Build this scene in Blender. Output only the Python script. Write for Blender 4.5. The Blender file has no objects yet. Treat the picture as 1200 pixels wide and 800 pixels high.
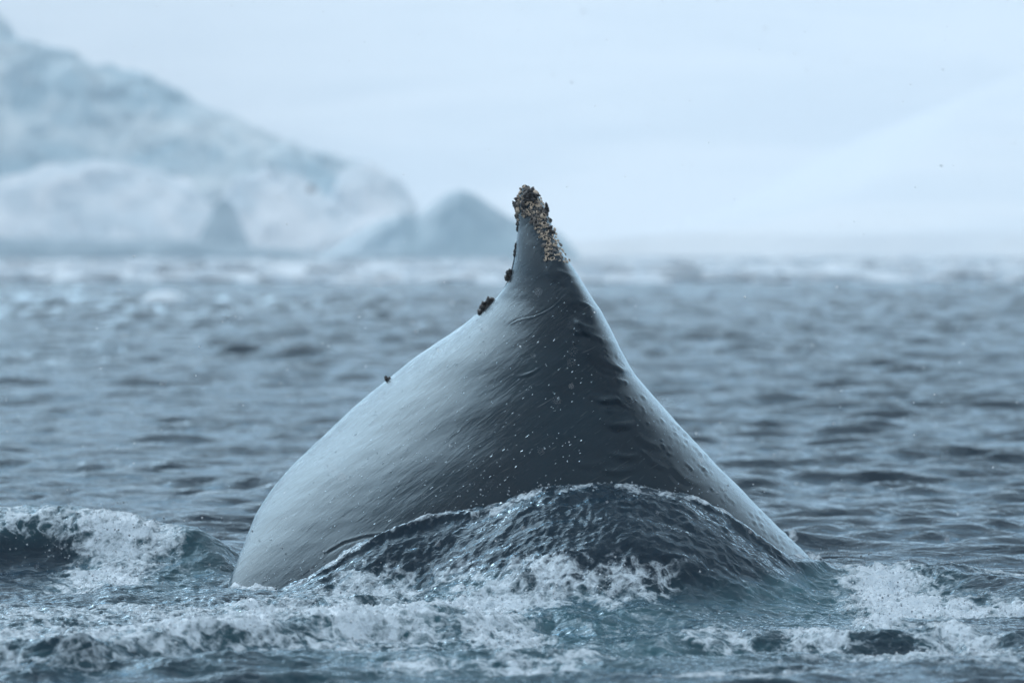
import bpy, bmesh, math, random
import numpy as np
from mathutils import Vector, Matrix

R = math.radians
random.seed(7)
rng = np.random.default_rng(11)
scene = bpy.context.scene
COL = scene.collection

# ------------------------------------------------------------------ camera
CAM_H = 2.0          # lens height over the water (m)
PX = 0.0002          # tangent per pixel of the 1200x800 photograph
HOR = 285.0          # picture row of the true horizon
cam_d = bpy.data.cameras.new('camera')
cam_d.lens = 150.0
cam_d.sensor_width = 36.0
cam_d.clip_start = 0.1
cam_d.clip_end = 30000.0
cam_d.dof.use_dof = True
cam_d.dof.focus_distance = 24.1
cam_d.dof.aperture_fstop = 2.0
cam = bpy.data.objects.new('camera', cam_d)
COL.objects.link(cam)
cam.location = (0.0, 0.0, CAM_H)
cam.rotation_euler = (R(90) - math.atan((400 - HOR) * PX), 0.0, 0.0)
scene.camera = cam

# ------------------------------------------------------------------ sky and sun (overcast)
SUN_EL, SUN_AZ = R(29), R(-31)       # azimuth from +Y, negative = to the left
world = bpy.data.worlds.new('World')
scene.world = world
world.use_nodes = True
wn, wl = world.node_tree.nodes, world.node_tree.links
wn.clear()
w_out = wn.new('ShaderNodeOutputWorld')
w_sky = wn.new('ShaderNodeTexSky')
w_sky.sky_type = 'NISHITA'
w_sky.sun_disc = False
w_sky.sun_elevation = SUN_EL
w_sky.sun_rotation = SUN_AZ
w_sky.air_density = 1.0
w_sky.dust_density = 3.0
w_sky.ozone_density = 1.5
w_b1 = wn.new('ShaderNodeBackground')
w_b1.inputs['Strength'].default_value = 0.12
wl.new(w_sky.outputs['Color'], w_b1.inputs['Color'])
# cloud sheet: an even overcast, a little brighter overhead than at the horizon
w_tc = wn.new('ShaderNodeTexCoord')
w_sep = wn.new('ShaderNodeSeparateXYZ')
wl.new(w_tc.outputs['Generated'], w_sep.inputs[0])
w_ramp = wn.new('ShaderNodeValToRGB')
w_ramp.color_ramp.elements[0].position = 0.0
w_ramp.color_ramp.elements[0].color = (0.72, 0.785, 0.835, 1)
w_ramp.color_ramp.elements[1].position = 1.0
w_ramp.color_ramp.elements[1].color = (0.76, 0.825, 0.875, 1)
wl.new(w_sep.outputs['Z'], w_ramp.inputs[0])
w_b2 = wn.new('ShaderNodeBackground')
w_b2.inputs['Strength'].default_value = 1.0
wl.new(w_ramp.outputs[0], w_b2.inputs['Color'])
w_mix = wn.new('ShaderNodeMixShader')
w_mix.inputs[0].default_value = 0.88
wl.new(w_b1.outputs[0], w_mix.inputs[1])
wl.new(w_b2.outputs[0], w_mix.inputs[2])
wl.new(w_mix.outputs[0], w_out.inputs['Surface'])

sun_d = bpy.data.lights.new('sun', 'SUN')
sun_d.energy = 1.5
sun_d.angle = R(44)
sun_d.color = (0.70, 0.86, 1.0)
sun = bpy.data.objects.new('sun', sun_d)
COL.objects.link(sun)
sd = Vector((math.sin(SUN_AZ) * math.cos(SUN_EL), math.cos(SUN_AZ) * math.cos(SUN_EL), math.sin(SUN_EL)))
sun.rotation_euler = sd.to_track_quat('Z', 'Y').to_euler()
sun.location = (-20, 20, 40)

vs = scene.view_settings
vs.view_transform = 'Standard'
vs.look = 'None'
vs.gamma = 1.0
vs.exposure = 0.52
vs.use_curve_mapping = False
scene.cycles.volume_bounces = 2
scene.cycles.max_bounces = 8

# ------------------------------------------------------------------ helpers
def tag(o, label=None, cat=None, group=None, kind=None):
    for k, v in (('label', label), ('category', cat), ('group', group), ('kind', kind)):
        if v:
            o[k] = v
    return o

def link(name, me, parent=None, mats=()):
    for m in mats:
        me.materials.append(m)
    o = bpy.data.objects.new(name, me)
    COL.objects.link(o)
    if parent is not None:
        o.parent = parent
    return o

def empty(name, loc):
    o = bpy.data.objects.new(name, None)
    o.location = loc
    o.empty_display_size = 0.2
    COL.objects.link(o)
    return o

def np_mesh(name, co, faces, smooth=True):
    """co (n,3); faces (m,4) or (m,3) int array"""
    co = np.ascontiguousarray(co, dtype=np.float32)
    faces = np.ascontiguousarray(faces, dtype=np.int32)
    k = faces.shape[1]
    me = bpy.data.meshes.new(name)
    me.vertices.add(len(co))
    me.vertices.foreach_set('co', co.ravel())
    me.loops.add(faces.size)
    me.loops.foreach_set('vertex_index', faces.ravel())
    me.polygons.add(len(faces))
    me.polygons.foreach_set('loop_start', np.arange(0, faces.size, k, dtype=np.int32))
    me.polygons.foreach_set('loop_total', np.full(len(faces), k, dtype=np.int32))
    me.update(calc_edges=True)
    me.validate()
    me.polygons.foreach_set('use_smooth', np.full(len(faces), smooth, dtype=bool))
    return me

def attr(me, name, vals):
    a = me.attributes.new(name, 'FLOAT', 'POINT')
    a.data.foreach_set('value', np.ascontiguousarray(vals, dtype=np.float32).ravel())

def grid_faces(nu, nv, wrap_u=False):
    """vertex index = v*nu + u"""
    u = np.arange(nu if wrap_u else nu - 1)
    v = np.arange(nv - 1)
    U, V = np.meshgrid(u, v)
    U, V = U.ravel(), V.ravel()
    U2 = (U + 1) % nu
    return np.stack([V * nu + U, V * nu + U2, (V + 1) * nu + U2, (V + 1) * nu + U], 1)

def sstep(a, b, x):
    t = np.clip((x - a) / (b - a), 0, 1)
    return t * t * (3 - 2 * t)

def pnoise(x, y, seed=0):
    """2-D gradient noise, about -0.7..0.7"""
    xi = np.floor(x).astype(np.int64)
    yi = np.floor(y).astype(np.int64)
    xf, yf = x - xi, y - yi
    def grad(ix, iy, dx, dy):
        h = (ix * 374761393 + iy * 668265263 + seed * 982451653) & 0x7fffffff
        h = ((h ^ (h >> 13)) * 1274126177) & 0x7fffffff
        h = (h ^ (h >> 16)) & 1023
        a = h * (2 * math.pi / 1024)
        return np.cos(a) * dx + np.sin(a) * dy
    u = xf * xf * xf * (xf * (xf * 6 - 15) + 10)
    v = yf * yf * yf * (yf * (yf * 6 - 15) + 10)
    a = grad(xi, yi, xf, yf)
    b = grad(xi + 1, yi, xf - 1, yf)
    c = grad(xi, yi + 1, xf, yf - 1)
    d = grad(xi + 1, yi + 1, xf - 1, yf - 1)
    return (a + (b - a) * u) * (1 - v) + (c + (d - c) * u) * v

def fbm(x, y, seed=0, octs=4, gain=0.5, ridged=False):
    s = np.zeros_like(x)
    amp, f, tot = 1.0, 1.0, 0.0
    for i in range(octs):
        n = pnoise(x * f, y * f, seed + i * 17)
        s += amp * ((1 - 2.2 * np.abs(n)) if ridged else n)
        tot += amp
        amp *= gain
        f *= 2.03
    return s / tot

def at(px, py, d):
    """point of the place that the photograph shows at (px, py), d metres off"""
    return ((px - 600) * PX * d, d, CAM_H - (py - HOR) * PX * d)

def at_water(px, py, z=0.0):
    d = (CAM_H - z) / ((py - HOR) * PX)
    return ((px - 600) * PX * d, d)

# ------------------------------------------------------------------ material helpers
class NT:
    def __init__(self, name):
        self.m = bpy.data.materials.new(name)
        self.m.use_nodes = True
        self.t = self.m.node_tree
        self.t.nodes.clear()
        self.out = self.t.nodes.new('ShaderNodeOutputMaterial')
    def n(self, typ, **kw):
        nd = self.t.nodes.new('ShaderNode' + typ)
        for k, v in kw.items():
            setattr(nd, k, v)
        return nd
    def l(self, a, b):
        self.t.links.new(a, b)
    def val(self, sock, v):
        if hasattr(v, 'is_linked') or isinstance(v, bpy.types.NodeSocket):
            self.l(v, sock)
        else:
            sock.default_value = v
    def math(self, op, a, b=0.0, c=0.0, clamp=False):
        nd = self.n('Math', operation=op, use_clamp=clamp)
        for i, v in enumerate((a, b, c)):
            self.val(nd.inputs[i], v)
        return nd.outputs[0]
    def mix(self, f, a, b):
        nd = self.n('Mix', data_type='RGBA')
        self.val(nd.inputs[0], f)
        self.val(nd.inputs[6], a)
        self.val(nd.inputs[7], b)
        return nd.outputs[2]
    def smooth(self, v, a, b):
        nd = self.n('MapRange', interpolation_type='SMOOTHSTEP')
        self.val(nd.inputs[0], v)
        nd.inputs[1].default_value = a
        nd.inputs[2].default_value = b
        return nd.outputs[0]
    def coords(self, scale=(1, 1, 1), rot=(0, 0, 0)):
        tc = self.n('TexCoord')
        mp = self.n('Mapping')
        mp.inputs['Scale'].default_value = scale
        mp.inputs['Rotation'].default_value = rot
        if any(rot):
            mp2 = self.n('Mapping')
            mp2.inputs['Rotation'].default_value = rot
            self.l(tc.outputs['Object'], mp2.inputs[0])
            mp.inputs['Rotation'].default_value = (0, 0, 0)
            self.l(mp2.outputs[0], mp.inputs[0])
        else:
            self.l(tc.outputs['Object'], mp.inputs[0])
        return mp.outputs[0]
    def noise(self, vec, scale, detail=4, rough=0.55, dist=0.0):
        nd = self.n('TexNoise')
        nd.inputs['Scale'].default_value = scale
        nd.inputs['Detail'].default_value = detail
        nd.inputs['Roughness'].default_value = rough
        nd.inputs['Distortion'].default_value = dist
        self.l(vec, nd.inputs['Vector'])
        return nd.outputs[0]
    def bump(self, h, dist, strength=1.0, normal=None):
        nd = self.n('Bump')
        nd.inputs['Distance'].default_value = dist
        nd.inputs['Strength'].default_value = strength
        self.l(h, nd.inputs['Height'])
        if normal is not None:
            self.l(normal, nd.inputs['Normal'])
        return nd.outputs[0]
    def principled(self, color, rough, normal=None, **kw):
        b = self.n('BsdfPrincipled')
        self.val(b.inputs['Base Color'], color)
        self.val(b.inputs['Roughness'], rough)
        if normal is not None:
            self.l(normal, b.inputs['Normal'])
        for k, v in kw.items():
            self.val(b.inputs[k.replace('_', ' ')], v)
        self.l(b.outputs[0], self.out.inputs['Surface'])
        return b

def c4(r, g, b):
    return (r, g, b, 1.0)

# ---- water: deep sea, aerated water and foam by where the foam lies
def water_material():
    M = NT('sea_water')
    v = M.coords()
    fo = M.n('Attribute', attribute_name='foam').outputs['Fac']
    ae = M.n('Attribute', attribute_name='aerated').outputs['Fac']
    n1 = M.noise(v, 6.0, 6, 0.6, 0.5)
    n2 = M.noise(v, 42.0, 5, 0.7)
    vo = M.n('TexVoronoi', feature='F1')
    vo.inputs['Scale'].default_value = 70.0
    M.l(v, vo.inputs['Vector'])
    cell = vo.outputs['Distance']
    # veins of froth: thin lines that close up where the foam is thick
    def veins(scale, width, dist):
        nn = M.noise(M.coords((1.0, 0.75, 1.0)), scale, 3, 0.5, dist)
        return M.math('SUBTRACT', 1.0, M.smooth(M.math('ABSOLUTE', M.math('SUBTRACT', nn, 0.5)), 0.0, width))
    v1, v2 = veins(5.5, 0.12, 0.8), veins(14.0, 0.14, 0.6)
    k = M.math('ADD', fo, M.math('MULTIPLY', v1, 0.24))
    k = M.math('ADD', k, M.math('MULTIPLY', v2, 0.16))
    k = M.math('ADD', k, M.math('MULTIPLY', M.math('SUBTRACT', n1, 0.5), 1.1))
    k = M.math('ADD', k, M.math('MULTIPLY', M.math('SUBTRACT', n2, 0.5), 0.42))
    mask = M.math('MULTIPLY', M.smooth(k, 0.36, 0.90), M.smooth(fo, 0.02, 0.22))
    aer = M.smooth(M.math('ADD', ae, M.math('MULTIPLY', M.math('SUBTRACT', n1, 0.5), 0.6)), 0.1, 1.0)
    deep = c4(0.0005, 0.012, 0.025)
    wcol = M.mix(aer, deep, c4(0.032, 0.115, 0.145))
    rip = M.noise(M.coords((1.0, 1.5, 1.0)), 7.0, 5, 0.55, 0.4)
    rip2 = M.noise(M.coords((1.0, 1.3, 1.0)), 2.3, 4, 0.5, 0.3)
    b0 = M.bump(rip2, 0.04, 0.5)
    b1 = M.bump(rip, 0.032, 0.7, b0)
    fh = M.math('ADD', M.math('MULTIPLY', n2, 1.0), M.math('MULTIPLY', M.math('SUBTRACT', 1.0, cell), 0.6))
    b2 = M.bump(M.math('MULTIPLY', fh, M.math('ADD', M.math('MULTIPLY', mask, 0.95), 0.05)), 0.009, 1.0, b1)
    body = M.n('BsdfDiffuse')
    M.l(wcol, body.inputs['Color'])
    M.l(b2, body.inputs['Normal'])
    refl = M.n('BsdfGlossy')
    refl.inputs['Color'].default_value = (0.73, 0.90, 1.0, 1)
    refl.inputs['Roughness'].default_value = 0.05
    M.l(b2, refl.inputs['Normal'])
    fr = M.n('Fresnel')
    fr.inputs['IOR'].default_value = 1.23
    M.l(b2, fr.inputs['Normal'])
    wet = M.n('MixShader')
    M.l(fr.outputs[0], wet.inputs[0])
    M.l(body.outputs[0], wet.inputs[1])
    M.l(refl.outputs[0], wet.inputs[2])
    froth = M.principled(c4(0.58, 0.70, 0.79), 0.35, b2)
    fin = M.n('MixShader')
    M.l(mask, fin.inputs[0])
    M.l(wet.outputs[0], fin.inputs[1])
    M.l(froth.outputs[0], fin.inputs[2])
    M.l(fin.outputs[0], M.out.inputs['Surface'])
    return M.m

def skin_material():
    M = NT('wet_whale_skin')
    # streaks of running water follow the slope of the back
    vs_ = M.coords((1.0, 1.0, 5.5), (0, R(38), 0))
    vd_ = M.coords((1.0, 1.0, 2.6), (0, R(38), 0))
    v = M.coords()
    st = M.noise(vs_, 5.0, 5, 0.55, 0.3)
    st2 = M.noise(vs_, 22.0, 3, 0.5, 0.2)
    big = M.noise(v, 1.6, 4, 0.55)
    def dots(scale, keep, rad):
        vo = M.n('TexVoronoi', feature='F1')
        vo.inputs['Scale'].default_value = scale
        M.l(vd_, vo.inputs['Vector'])
        sp = M.n('SeparateColor')
        M.l(vo.outputs['Color'], sp.inputs[0])
        gate = M.smooth(sp.outputs[0], keep, min(keep + 0.05, 1.0))
        blob = M.math('SUBTRACT', 1.0, M.smooth(vo.outputs['Distance'], 0.0, rad))
        return M.math('MULTIPLY', gate, blob)
    d1 = dots(19.0, 0.82, 0.18)
    d2 = dots(34.0, 0.78, 0.20)
    d3 = dots(13.0, 0.86, 0.17)
    dd = M.math('ADD', M.math('ADD', d1, M.math('MULTIPLY', d2, 0.5)), M.math('MULTIPLY', d3, 1.2))
    b1 = M.bump(st, 0.020, 0.22)
    b2 = M.bump(st2, 0.006, 0.22, b1)
    b3 = M.bump(dd, 0.008, 1.0, b2)
    # scars: pale thin scratches
    sc = M.noise(M.coords((1.0, 1.0, 16.0), (0, R(30), 0)), 2.4, 2, 0.4, 1.2)
    scm = M.smooth(sc, 0.70, 0.76)
    col = M.mix(M.smooth(big, 0.35, 0.7), c4(0.0006, 0.008, 0.017), c4(0.0015, 0.013, 0.024))
    col = M.mix(M.math('MULTIPLY', scm, 0.35), col, c4(0.12, 0.14, 0.15))
    col = M.mix(M.math('MULTIPLY', dd, 0.6, clamp=True), col, c4(0.008, 0.012, 0.016))
    rough = M.math('ADD', 0.05, M.math('ADD', M.math('MULTIPLY', st, 0.18), M.math('MULTIPLY', st2, 0.18)))
    body = M.n('BsdfDiffuse')
    M.l(col, body.inputs['Color'])
    M.l(b3, body.inputs['Normal'])
    refl = M.n('BsdfGlossy')
    pits = M.math('ADD', dots(24.0, 0.74, 0.24), dots(11.0, 0.88, 0.13), clamp=True)
    M.l(M.mix(M.math('MULTIPLY', pits, 0.8), c4(0.76, 0.92, 1.0), c4(0.20, 0.26, 0.31)), refl.inputs['Color'])
    M.l(rough, refl.inputs['Roughness'])
    M.l(b3, refl.inputs['Normal'])
    fr = M.n('Fresnel')
    fr.inputs['IOR'].default_value = 1.29
    M.l(b3, fr.inputs['Normal'])
    wet = M.n('MixShader')
    M.l(fr.outputs[0], wet.inputs[0])
    M.l(body.outputs[0], wet.inputs[1])
    M.l(refl.outputs[0], wet.inputs[2])
    M.l(wet.outputs[0], M.out.inputs['Surface'])
    return M.m

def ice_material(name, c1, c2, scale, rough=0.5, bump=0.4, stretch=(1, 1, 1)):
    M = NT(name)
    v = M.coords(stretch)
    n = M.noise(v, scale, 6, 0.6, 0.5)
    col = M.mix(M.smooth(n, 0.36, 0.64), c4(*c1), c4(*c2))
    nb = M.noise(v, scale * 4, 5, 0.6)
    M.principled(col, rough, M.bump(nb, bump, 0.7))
    return M.m

def plain_noise(name, c1, c2, scale, rough, bdist=0.002):
    M = NT(name)
    v = M.coords()
    n = M.noise(v, scale, 4, 0.6)
    col = M.mix(M.smooth(n, 0.35, 0.65), c4(*c1), c4(*c2))
    M.principled(col, rough, M.bump(n, bdist, 0.8))
    return M.m

MAT_WATER = water_material()
MAT_SKIN = skin_material()
MAT_SNOW = ice_material('wind_packed_snow', (0.68, 0.77, 0.84), (0.76, 0.83, 0.88), 0.012, 0.7, 2.0)
MAT_BLUE = ice_material('blue_glacier_ice', (0.24, 0.44, 0.55), (0.58, 0.70, 0.76), 0.09, 0.4, 0.8, (1, 1, 2.0))
MAT_BANK = ice_material('old_snow', (0.54, 0.67, 0.76), (0.76, 0.83, 0.89), 0.13, 0.65, 0.5)
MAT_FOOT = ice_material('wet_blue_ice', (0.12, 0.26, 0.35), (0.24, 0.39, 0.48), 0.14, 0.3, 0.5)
MAT_TEAL = ice_material('deep_blue_ice', (0.08, 0.23, 0.33), (0.20, 0.37, 0.46), 0.12, 0.35, 0.5)
MAT_FLOE = ice_material('floe_ice', (0.58, 0.71, 0.80), (0.78, 0.86, 0.92), 0.6, 0.5, 0.1)
MAT_BARN = plain_noise('barnacle_shell', (0.34, 0.26, 0.19), (0.72, 0.61, 0.49), 40, 0.6)
MAT_HOLE = plain_noise('barnacle_opening', (0.008, 0.008, 0.01), (0.02, 0.018, 0.018), 40, 0.5)
MAT_DARK = plain_noise('dark_gooseneck', (0.006, 0.007, 0.009), (0.022, 0.022, 0.024), 50, 0.35)
MAT_FLAKE = plain_noise('snowflake', (0.74, 0.77, 0.80), (0.84, 0.86, 0.88), 30, 0.8)
MAT_DROP = plain_noise('water_drop', (0.10, 0.14, 0.17), (0.32, 0.37, 0.41), 25, 0.08)
MAT_BUB = plain_noise('foam_bubble', (0.30, 0.38, 0.44), (0.66, 0.72, 0.77), 30, 0.1)

# ------------------------------------------------------------------ the whale's shape
D0 = 25.5            # distance of the fin and of the widest outline
def pz(py):
    return CAM_H - (py - HOR) * PX * D0
def px_x(p):
    return (p - 600) * PX * D0

LEFT = [(217, 615), (222, 610), (232, 606.5), (245, 606), (258, 607), (270, 606.5), (290, 604.5), (310, 600.5), (325, 596.5),
        (338, 590), (350, 581), (358, 572), (366, 561), (380, 543), (395, 521), (415, 491), (440, 460), (465, 429),
        (490, 401), (520, 368), (545, 342), (560, 329), (580, 313), (600, 301), (630, 288), (660, 276), (698, 264),
        (760, 245), (850, 220)]
RIGHT = [(217, 617), (221, 623), (228, 630), (240, 637), (255, 643.5), (265, 647), (280, 652), (297, 660), (315, 673),
         (340, 688), (365, 705), (385, 716), (410, 728), (435, 741), (460, 762), (490, 789), (520, 817), (545, 840),
         (570, 866), (595, 890), (620, 916), (645, 942), (662, 958), (700, 985), (760, 1025), (850, 1080)]
RIDGE = [(217, 615), (240, 627), (265, 637), (300, 651), (340, 671), (400, 696), (450, 712), (500, 728), (560, 742),
         (700, 756), (850, 760)]
FRONT = [(217, .01), (224, .06), (240, .15), (265, .30), (300, .52), (350, .78), (400, .94), (450, 1.08), (500, 1.26),
         (560, 1.50), (620, 1.72), (700, 2.0), (850, 2.4)]
BACK = [(217, .01), (224, .05), (240, .10), (265, .16), (300, .30), (340, .7), (370, 1.35), (400, 1.85), (450, 2.3), (560, 2.8), (700, 3.2), (850, 3.6)]

# the left outline is the back running away from the camera: how far beyond the fin it lies
FAR = [(217, 0), (300, 0), (320, .06), (340, .25), (370, .80), (400, 1.15), (440, 1.35), (500, 1.15), (560, .65), (600, .25), (640, -.25),
       (698, -.75), (760, -.9), (850, -.9)]
def far_at(py):
    return float(np.interp(py, [a for a, _ in FAR], [b for _, b in FAR]))
Z_TOP, Z_BOT = pz(217), pz(850)
_zs = np.linspace(Z_BOT, Z_TOP, 900)
def prof(tab, f, sm):
    zz = np.array([pz(p) for p, _ in tab])[::-1]
    vv = np.array([f(q) for _, q in tab])[::-1]
    y = np.interp(_zs, zz, vv)
    k = np.exp(-0.5 * (np.arange(-40, 41) / sm) ** 2)
    k /= k.sum()
    ye = np.concatenate([2 * y[0] - y[40:0:-1], y, 2 * y[-1] - y[-2:-42:-1]])
    return np.convolve(ye, k, 'valid')
def prof_far(which, sm):
    zz, vv = [], []
    for py in np.concatenate([np.arange(217, 260, 3.0), np.arange(260, 851, 6.0)]):
        q_ = np.interp(py, [a for a, _ in LEFT], [b for _, b in LEFT])
        x_, y_, z_ = at(q_, py, D0 + far_at(py))
        zz.append(z_)
        vv.append(x_ if which == 'x' else y_ - D0)
    y = np.interp(_zs, zz[::-1], vv[::-1])
    k = np.exp(-0.5 * (np.arange(-60, 61) / sm) ** 2)
    k /= k.sum()
    ye = np.concatenate([2 * y[0] - y[60:0:-1], y, 2 * y[-1] - y[-2:-62:-1]])
    return np.convolve(ye, k, 'valid')
P_L = prof_far('x', 4.0)
P_D = prof_far('y', 16.0)
P_R = prof(RIGHT, px_x, 4.0)
P_C = prof(RIDGE, px_x, 12.0)
P_F = prof(FRONT, lambda q: q, 9.0)
P_B = prof(BACK, lambda q: q, 9.0)
def wl(p, z):
    return np.interp(z, _zs, p)
N_L, N_R, N_BK = 1.7, 2.6, 2.0

def whale_front(x, z):
    """depth (y) of the near skin at x, z"""
    x = np.asarray(x, float)
    z = np.asarray(z, float)
    xl, xr, xc, f = wl(P_L, z), wl(P_R, z), wl(P_C, z), wl(P_F, z)
    left = x < xc
    a = np.where(left, xc - xl, xr - xc)
    n = np.where(left, N_L, N_R)
    t = np.clip(np.abs(x - xc) / np.maximum(a, 1e-4), 0, 1)
    dl = np.where(left, wl(P_D, z), 0.0)
    return D0 + dl - (f + dl) * (1 - t ** n) ** (1 / n)

# ------------------------------------------------------------------ the sea
def wave_components(n=150):
    comps = []
    for i in range(n):
        lam = 0.22 * (9.0 / 0.22) ** ((i + rng.random()) / n)
        th = R(-80) + rng.normal(0, R(29))
        k = 2 * math.pi / lam
        sl = 0.0225 * (0.85 + 0.3 * rng.random())
        if lam < 0.7:
            sl *= 1.9
        elif lam < 1.2:
            sl *= 1.3
        elif lam < 2.4:
            sl *= 0.6
        elif lam < 4:
            sl *= 0.38
        else:
            sl *= 0.22
        comps.append((k, math.cos(th), math.sin(th), sl / k * 1.41, rng.random() * 6.283, lam))
    return comps

def polyline_xy(pts):
    return np.array(pts, float)

def crest(X, Y, pts, wf, wb, ends=0.25):
    """ridge of water: pts = (x, y, height); wf/wb = width towards / away from the camera"""
    p = np.array(pts, float)
    yc = np.interp(X, p[:, 0], p[:, 1])
    zc = np.interp(X, p[:, 0], p[:, 2])
    fade = sstep(p[0, 0] - ends, p[0, 0] + ends * .2, X) * (1 - sstep(p[-1, 0] - ends * .2, p[-1, 0] + ends, X))
    d = Y - yc
    return zc * fade * np.where(d < 0, np.exp(-(d / wf) ** 2), np.exp(-(d / wb) ** 2))

def build_sea():
    # columns: fine across the view and some way beyond it, then opening out to the full circle
    th_f = np.arange(-0.150, 0.1501, 0.00052)
    side, st, a = [], 0.0008, 0.150
    while a < math.pi - 0.02:
        a += st
        st = min(st * 1.05, 0.09)
        side.append(min(a, math.pi))
    side = np.array(side)
    side[-1] = math.pi - 0.01
    th = np.concatenate([-side[::-1], th_f, side])
    # rows
    rr, r = [], 0.6
    while r < 17.5:
        rr.append(r); r *= 1.035
    while r < 27.2:
        rr.append(r); r += 0.0145
    while r < 270:
        rr.append(r); r *= 1.0023
    while r < 16000:
        rr.append(r); r *= 1.06
    rr = np.array(rr)
    nu, nv = len(th), len(rr)
    TH, RR = np.meshgrid(th, rr)
    X = (RR * np.sin(TH)).ravel()
    Y = (RR * np.cos(TH)).ravel()
    sp_t = np.gradient(th)
    sp = np.maximum(np.gradient(rr)[:, None], (rr[:, None] * sp_t[None, :])).ravel()
    Z = np.zeros_like(X)
    DX = np.zeros_like(X)
    DY = np.zeros_like(X)
    # calmer water in the wake round the whale
    near = np.exp(-((Y - 23.6) / 3.0) ** 2 - (X / 4.5) ** 2)
    gust = (1.0 + 0.55 * fbm(X / 14.0, Y / 45.0, 91, 3)) * (0.70 + 0.30 * sstep(34, 75, Y))
    far_calm = 1 - 0.85 * sstep(180, 260, Y)
    lg = np.abs(TH.ravel()) < 1.2
    for k, cx, cy, amp, ph, lam in wave_components():
        w = np.clip((lam / sp - 1.8) / 1.8, 0, 1)
        idx = np.nonzero((w > 0) & lg)[0]
        if len(idx) == 0:
            continue
        x, y = X[idx], Y[idx]
        gs = gust[idx] * ((1 + 1.9 * sstep(60, 150, y)) if 0.5 < lam < 2.2 else 1.0)
        g = w[idx] * gs * far_calm[idx] * (1 - 0.65 * near[idx]) * amp
        p = k * (cx * x + cy * y) + ph
        Z[idx] += g * np.cos(p)
        s = g * np.sin(p) * 0.75
        DX[idx] -= cx * s
        DY[idx] -= cy * s
    foam = np.zeros_like(X)
    aer = np.zeros_like(X)
    # ---- the churned water round the whale
    ix = np.nonzero((np.abs(X) < 4.4) & (Y > 17.5) & (Y < 29.5))[0]
    x, y = X[ix], Y[ix]
    win = sstep(4.4, 3.7, np.abs(x)) * sstep(17.5, 18.6, y) * sstep(29.5, 27.5, y)
    wx = x + 0.10 * fbm(x * 1.7, y * 1.7, 5, 3)
    wy = y + 0.16 * fbm(x * 1.7 + 9, y * 1.7, 6, 3)
    h = np.zeros_like(x)
    # water heaped against the whale's near side
    MC = [(262, 703), (300, 700), (350, 684), (400, 655), (450, 630), (500, 614), (555, 603), (575, 598), (595, 588),
          (640, 571), (700, 571), (745, 572), (800, 580), (850, 598), (890, 625), (930, 658), (975, 668)]
    mp = []
    for q, v in MC:
        d = 25.0
        for _ in range(6):
            z = CAM_H - (v - HOR) * PX * d
            d = float(whale_front((q - 600) * PX * d, z)) - 0.05
        mp.append(((q - 600) * PX * d, d, z))
    crest_pts = mp
    mound = crest(x, y, [(a_, b_, c_ - 0.03) for a_, b_, c_ in mp], 0.48 + 0.36 * sstep(-0.7, 0.3, x), 0.5, 0.35)
    pm = np.array(mp)
    fx_ = np.linspace(pm[0, 0], pm[-1, 0], 120)
    kk = np.exp(-0.5 * (np.arange(-5, 6) / 2.2) ** 2)
    kk /= kk.sum()
    pm = np.stack([fx_] + [np.convolve(np.pad(np.interp(fx_, pm[:, 0], pm[:, c_]), 5, 'edge'), kk, 'valid') for c_ in (1, 2)], 1)
    d_m = y - np.interp(x, pm[:, 0], pm[:, 1])
    # height of the whale's back over the plan, so that the water can run over it
    gx, gy, gz = np.linspace(-2.2, 2.4, 260), np.linspace(22.8, 25.6, 180), np.linspace(-0.5, 1.3, 140)
    GX, GY = np.meshgrid(gx, gy)
    WZ = np.full_like(GX, -0.5)
    for z_ in gz:
        fr = whale_front(gx, np.full_like(gx, z_))
        ins = (gx > wl(P_L, z_)) & (gx < wl(P_R, z_))
        WZ = np.where((GY >= fr[None, :]) & ins[None, :], z_, WZ)
    fi = np.clip((x - gx[0]) / (gx[1] - gx[0]), 0, len(gx) - 1.001)
    fj = np.clip((y - gy[0]) / (gy[1] - gy[0]), 0, len(gy) - 1.001)
    i0, j0 = fi.astype(int), fj.astype(int)
    fi, fj = fi - i0, fj - j0
    wz = (WZ[j0, i0] * (1 - fi) + WZ[j0, i0 + 1] * fi) * (1 - fj) + (WZ[j0 + 1, i0] * (1 - fi) + WZ[j0 + 1, i0 + 1] * fi) * fj
    zc_m = np.interp(x, pm[:, 0], pm[:, 2])
    in_x = sstep(pm[0, 0] - .05, pm[0, 0] + .1, x) * (1 - sstep(pm[-1, 0] - .1, pm[-1, 0] + .05, x))
    rise = wz + 0.115
    drape = np.where(d_m < 0.03, np.minimum(rise, zc_m - 0.02), -0.6)
    mound = np.maximum(mound * sstep(0.06, -0.02, d_m), drape) * in_x
    mound = np.maximum(mound, 0)
    h += mound
    # wave breaking to the left, with the dark hollow before it
    LC = [(-330, 600, 26.3), (-60, 596, 26.3), (60, 598, 26.3), (130, 604, 26.2), (180, 612, 26.1), (225, 622, 26.0), (262, 650, 25.8), (300, 690, 25.6)]
    lp = [at(q, v, d) for q, v, d in LC]
    lip = 0.05 * fbm(x * 2.2, y * 1.0, 41, 3)
    h += crest(x, y + lip, lp, 0.36, 0.7, 0.3)
    hol = [at_water(q, v) for q, v in ((-300, 700), (-60, 698), (40, 694), (75, 690))]
    h += crest(x, y, [(a_, b_, -0.17) for a_, b_ in hol], 0.45, 0.5, 0.25)
    LC2 = [(140, 627, 28.2), (180, 622, 28.2), (220, 620, 28.2), (260, 628, 28.2), (300, 636, 28.2)]
    h += crest(x, y, [at(q, v, d) for q, v, d in LC2], 0.35, 0.4, 0.3)
    # surge of foam running across the foreground: a low step with a curling front
    S1 = [(-60, 772), (40, 775), (100, 772), (160, 766), (230, 757), (300, 750), (360, 746), (430, 741), (520, 738)]
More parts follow.
